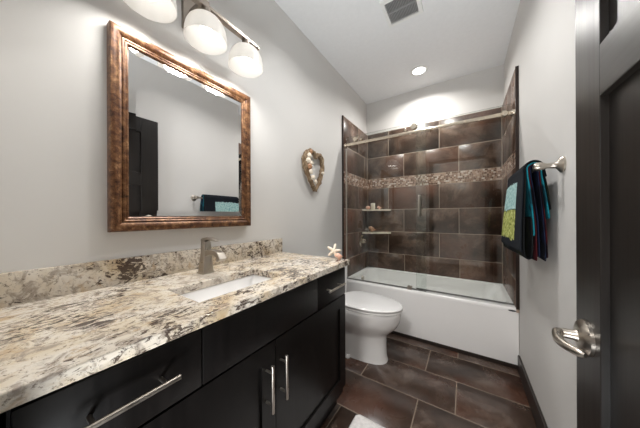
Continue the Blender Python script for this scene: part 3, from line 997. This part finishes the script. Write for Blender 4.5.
def towel(name, front, back, y0, y1, th, mat, label, seed, grow=0.0):
    """cloth hung over the bar: front / back = lists of (x, z) from the bar down; the sheet has thickness"""
    top = [(BXX - 0.012, BZ_ + 0.012), (BXX, BZ_ + 0.017), (BXX + 0.012, BZ_ + 0.012)]
    off = grow
    top = [(BXX - 0.013 - off, BZ_ + 0.008), (BXX - 0.008 - off * 0.6, BZ_ + 0.014 + off * .8), (BXX, BZ_ + 0.018 + off),
           (BXX + 0.008 + off * 0.6, BZ_ + 0.014 + off * .8), (BXX + 0.013 + off, BZ_ + 0.008)]
    ctrl = [Vector((x, 0, z)) for x, z in front[::-1]] + [Vector((x, 0, z)) for x, z in top] + [Vector((x, 0, z)) for x, z in back]
    # smooth resample
    line = []
    for i in range(len(ctrl) - 1):
        p0, p1, p2, p3 = ctrl[max(i - 1, 0)], ctrl[i], ctrl[i + 1], ctrl[min(i + 2, len(ctrl) - 1)]
        for k in range(4):
            t = k / 4
            line.append(0.5 * ((2 * p1) + (p2 - p0) * t + (2 * p0 - 5 * p1 + 4 * p2 - p3) * t * t + (3 * p1 - p0 - 3 * p2 + p3) * t ** 3))
    line.append(ctrl[-1])
    m = MB()
    ny = 22
    loops = []
    for j in range(ny + 1):
        yv = y0 + (y1 - y0) * j / ny
        outer, inner = [], []
        for i, p in enumerate(line):
            a, b = line[max(0, i - 1)], line[min(len(line) - 1, i + 1)]
            tg_ = (b - a).normalized()
            nrm = Vector((-tg_.z, 0, tg_.x))
            drop = max(0.0, BZ_ - p.z)
            wv = noise.noise(Vector((yv * 9 + seed, p.z * 3, seed * 3.1 + (0 if i < len(line) / 2 else 7)))) * 0.05 * min(1, drop / 0.25)
            # keep the waves away from the neighbours on the wall side
            q = p + nrm * wv * 0.05
            if i < len(line) / 2:      # the front hangs further out towards the far end
                q.x -= 0.027 * (drop / 0.38) * ((yv - 1.40) / 0.5)
            q.y = yv + 0.012 * noise.noise(Vector((p.z * 6, seed, 0))) * (1 if j in (0, ny) else 0)
            outer.append(q + nrm * th / 2)
            inner.append(q - nrm * th / 2)
        loops.append(outer + inner[::-1])
    m.loft(loops, 0, (False, False))
    n_ = len(line)
    m.bm.verts.ensure_lookup_table()
    for base, flip in ((0, False), (ny * 2 * n_, True)):
        for i in range(n_ - 1):
            q = [m.bm.verts[base + k] for k in (i, i + 1, 2 * n_ - 2 - i, 2 * n_ - 1 - i)]
            m.bm.faces.new(q[::-1] if flip else q)
    o = m.build(name, mat, None, angle=60)
    s = o.modifiers.new('soft', 'SUBSURF'); s.levels = 1; s.render_levels = 1
    return tag(o, label, 'towel', 'towels on the towel bar')

def off(pairs):
    return [(BXX + dx, z) for dx, z in pairs]
# innermost first: a navy towel, then a dark red, a teal, a black folded one, the patterned beach towel outside
towel('towel', off([(-0.012, 1.38), (-0.002, 1.30), (0.012, 1.15), (0.018, 1.0)]),
      off([(0.013, 1.38), (0.024, 1.25), (0.034, 1.10), (0.037, 0.985)]), 1.40, 1.83, 0.0045, towel_mat('navy_terry', 'navy'),
      'navy blue towel hanging nearest the wall, innermost on the bar', 1.0, 0.0)
towel('towel', off([(-0.017, 1.38), (-0.008, 1.30), (0.004, 1.15), (0.008, 0.982)]),
      off([(0.018, 1.38), (0.031, 1.25), (0.042, 1.10), (0.045, 1.0)]), 1.403, 1.85, 0.0045, towel_mat('dark_red_terry', 'red'),
      'dark red towel hanging under the black one, over the navy towel', 2.0, 0.0055)
towel('towel', off([(-0.023, 1.38), (-0.014, 1.30), (-0.004, 1.18), (-0.001, 1.10)]),
      off([(0.023, 1.39), (0.036, 1.30), (0.049, 1.18)]), 1.398, 1.87, 0.007, towel_mat('teal_terry', 'teal'),
      'teal towel showing between the black and the red towels', 3.0, 0.0115)
towel('towel', off([(-0.030, 1.38), (-0.034, 1.20), (-0.036, 1.06), (-0.031, 1.005), (-0.020, 0.992), (-0.010, 1.01), (-0.008, 1.10), (-0.012, 1.19)]),
      off([(0.030, 1.40), (0.042, 1.33), (0.055, 1.22)]), 1.40, 1.88, 0.006, towel_mat('black_terry', 'black'),
      'black towel with its lower end folded up, inside the patterned beach towel', 4.0, 0.018)
towel('beach_towel', off([(-0.036, 1.385), (-0.041, 1.25), (-0.044, 1.12), (-0.045, 1.05), (-0.042, 1.02)]),
      off([(0.036, 1.405), (0.042, 1.375)]), 1.408, 1.87, 0.0055, towel_mat('beach_terry', 'beach'),
      'beach towel with pale blue and lime picture, outermost on the bar', 5.0, 0.024)

# ---------------------------------------------------------------- heart on the wall
ht = thing('heart_ornament', 'heart-shaped driftwood and shell ornament hanging on the left wall', 'ornament', (0.02, 1.64, 1.4))
def strand(pts, rr, seed, mat, flat=0.7):
    m = MB()
    P = []
    R = []
    for i in range(len(pts) - 1):
        for k in range(6):
            t = k / 6
            P.append(Vector(pts[i]).lerp(Vector(pts[i + 1]), t)); R.append(rr[i] + (rr[i + 1] - rr[i]) * t)
    P.append(Vector(pts[-1])); R.append(rr[-1])
    m.tube(P, R, 16, flat=flat)
    for v_ in m.bm.verts:
        n_ = noise.noise_vector(v_.co * 26 + Vector((seed, 0, 0))) * 0.010 + noise.noise_vector(v_.co * 70 + Vector((0, seed, 0))) * 0.005
        v_.co += n_
        v_.co.x = max(v_.co.x, 0.002)
    return m
hx = 0.030
strand([(hx, 1.668, 1.735), (hx, 1.635, 1.768), (hx, 1.585, 1.775), (hx, 1.535, 1.745), (hx, 1.510, 1.69), (hx, 1.522, 1.62), (hx, 1.565, 1.55), (hx, 1.62, 1.475), (hx, 1.665, 1.43)],
       [0.016, 0.024, 0.027, 0.027, 0.027, 0.026, 0.025, 0.025, 0.018], 3, M['drift']).build('left_branch', M['drift'], ht, angle=80)
strand([(hx, 1.668, 1.725), (hx, 1.700, 1.765), (hx, 1.745, 1.77), (hx, 1.780, 1.725), (hx, 1.785, 1.66), (hx, 1.765, 1.59), (hx, 1.725, 1.50), (hx, 1.672, 1.425)],
       [0.015, 0.022, 0.024, 0.026, 0.025, 0.024, 0.024, 0.016], 9, M['drift']).build('right_branch', M['drift'], ht, angle=80)
for i, (yv, zv, s, mt) in enumerate([(1.545, 1.72, 0.024, 'shellw'), (1.53, 1.675, 0.026, 'shellw'), (1.548, 1.625, 0.025, 'shellb'), (1.565, 1.585, 0.022, 'shellw'),
                                     (1.60, 1.535, 0.022, 'shellw'), (1.575, 1.66, 0.020, 'shellw'), (1.64, 1.505, 0.018, 'shellw'), (1.76, 1.60, 0.016, 'shellw'), (1.57, 1.76, 0.018, 'shellb')]):
    m = MB()
    m.ball((0.054, yv, zv), s * 1.2, 10, 0, (0.55, 1.0, 0.85))
    for v_ in m.bm.verts:
        v_.co += noise.noise_vector(v_.co * 60) * 0.006
    m.build('glued_shell', M[mt], ht, angle=80)

# ---------------------------------------------------------------- starfish and shell on the countertop
m = MB()
n = 60
def star(r, x):
    out = []
    for k in range(n):
        a = 2 * PI * k / n + 0.25
        f = (0.5 + 0.5 * math.cos(5 * a - 1.25)) ** 1.25
        rad = r * (0.34 + 0.66 * f)
        out.append((x, rad * math.sin(a), rad * math.cos(a)))
    return out
m.loft([star(0.033, -0.009), star(0.047, -0.004), star(0.049, 0.0), star(0.038, 0.008), star(0.012, 0.013)])
zmin = min(v_.co.z for v_ in m.bm.verts)
bmesh.ops.transform(m.bm, matrix=Matrix.Translation((0.482, 1.218, CT + 0.001)) @ Matrix.Rotation(math.radians(-55), 4, 'Z') @ Matrix.Rotation(math.radians(-14), 4, 'Y') @ Matrix.Translation((0.0, 0, -zmin + 0.002)), verts=m.bm.verts)
tag(m.build('starfish', M['shellw'], None, angle=70), 'cream starfish propped up at the far corner of the granite countertop', 'starfish')
spiral_shell('conch_shell', (0.527, 1.212, CT), 0.030, M['shellp'], 0.9, 'small pink shell beside the starfish on the granite countertop')

# ---------------------------------------------------------------- bath rug
m = MB()
ry = 1.21
loops = []
base_ = []
for k in range(120):
    t = k / 120
    lp = rrect(0.622, 1.10, 0.60, 1.225, 0.03, 0.0, 29)
base_ = rrect(0.628, 1.10, 0.60, 1.222, 0.025, 0.0, 29)
def rough_loop(sc, z, amp):
    out = []
    for i, p in enumerate(base_):
        c_ = Vector((0.86, 0.91, 0))
        q = c_ + (Vector(p) - c_) * sc + noise.noise_vector(Vector(p) * 55 + Vector((0, 0, z * 40))) * amp
        out.append((q.x, q.y, z + 0.002 * noise.noise(Vector(p) * 80)))
    return out
m.loft([rough_loop(0.985, 0.0025, 0.004), rough_loop(1.0, 0.010, 0.012), rough_loop(0.99, 0.020, 0.010), rough_loop(0.95, 0.024, 0.006), rough_loop(0.6, 0.025, 0.004)])
rg = m.build('bath_rug', M['rug'], None, angle=80)
tag(rg, 'white shaggy bath rug on the floor in front of the vanity', 'rug')
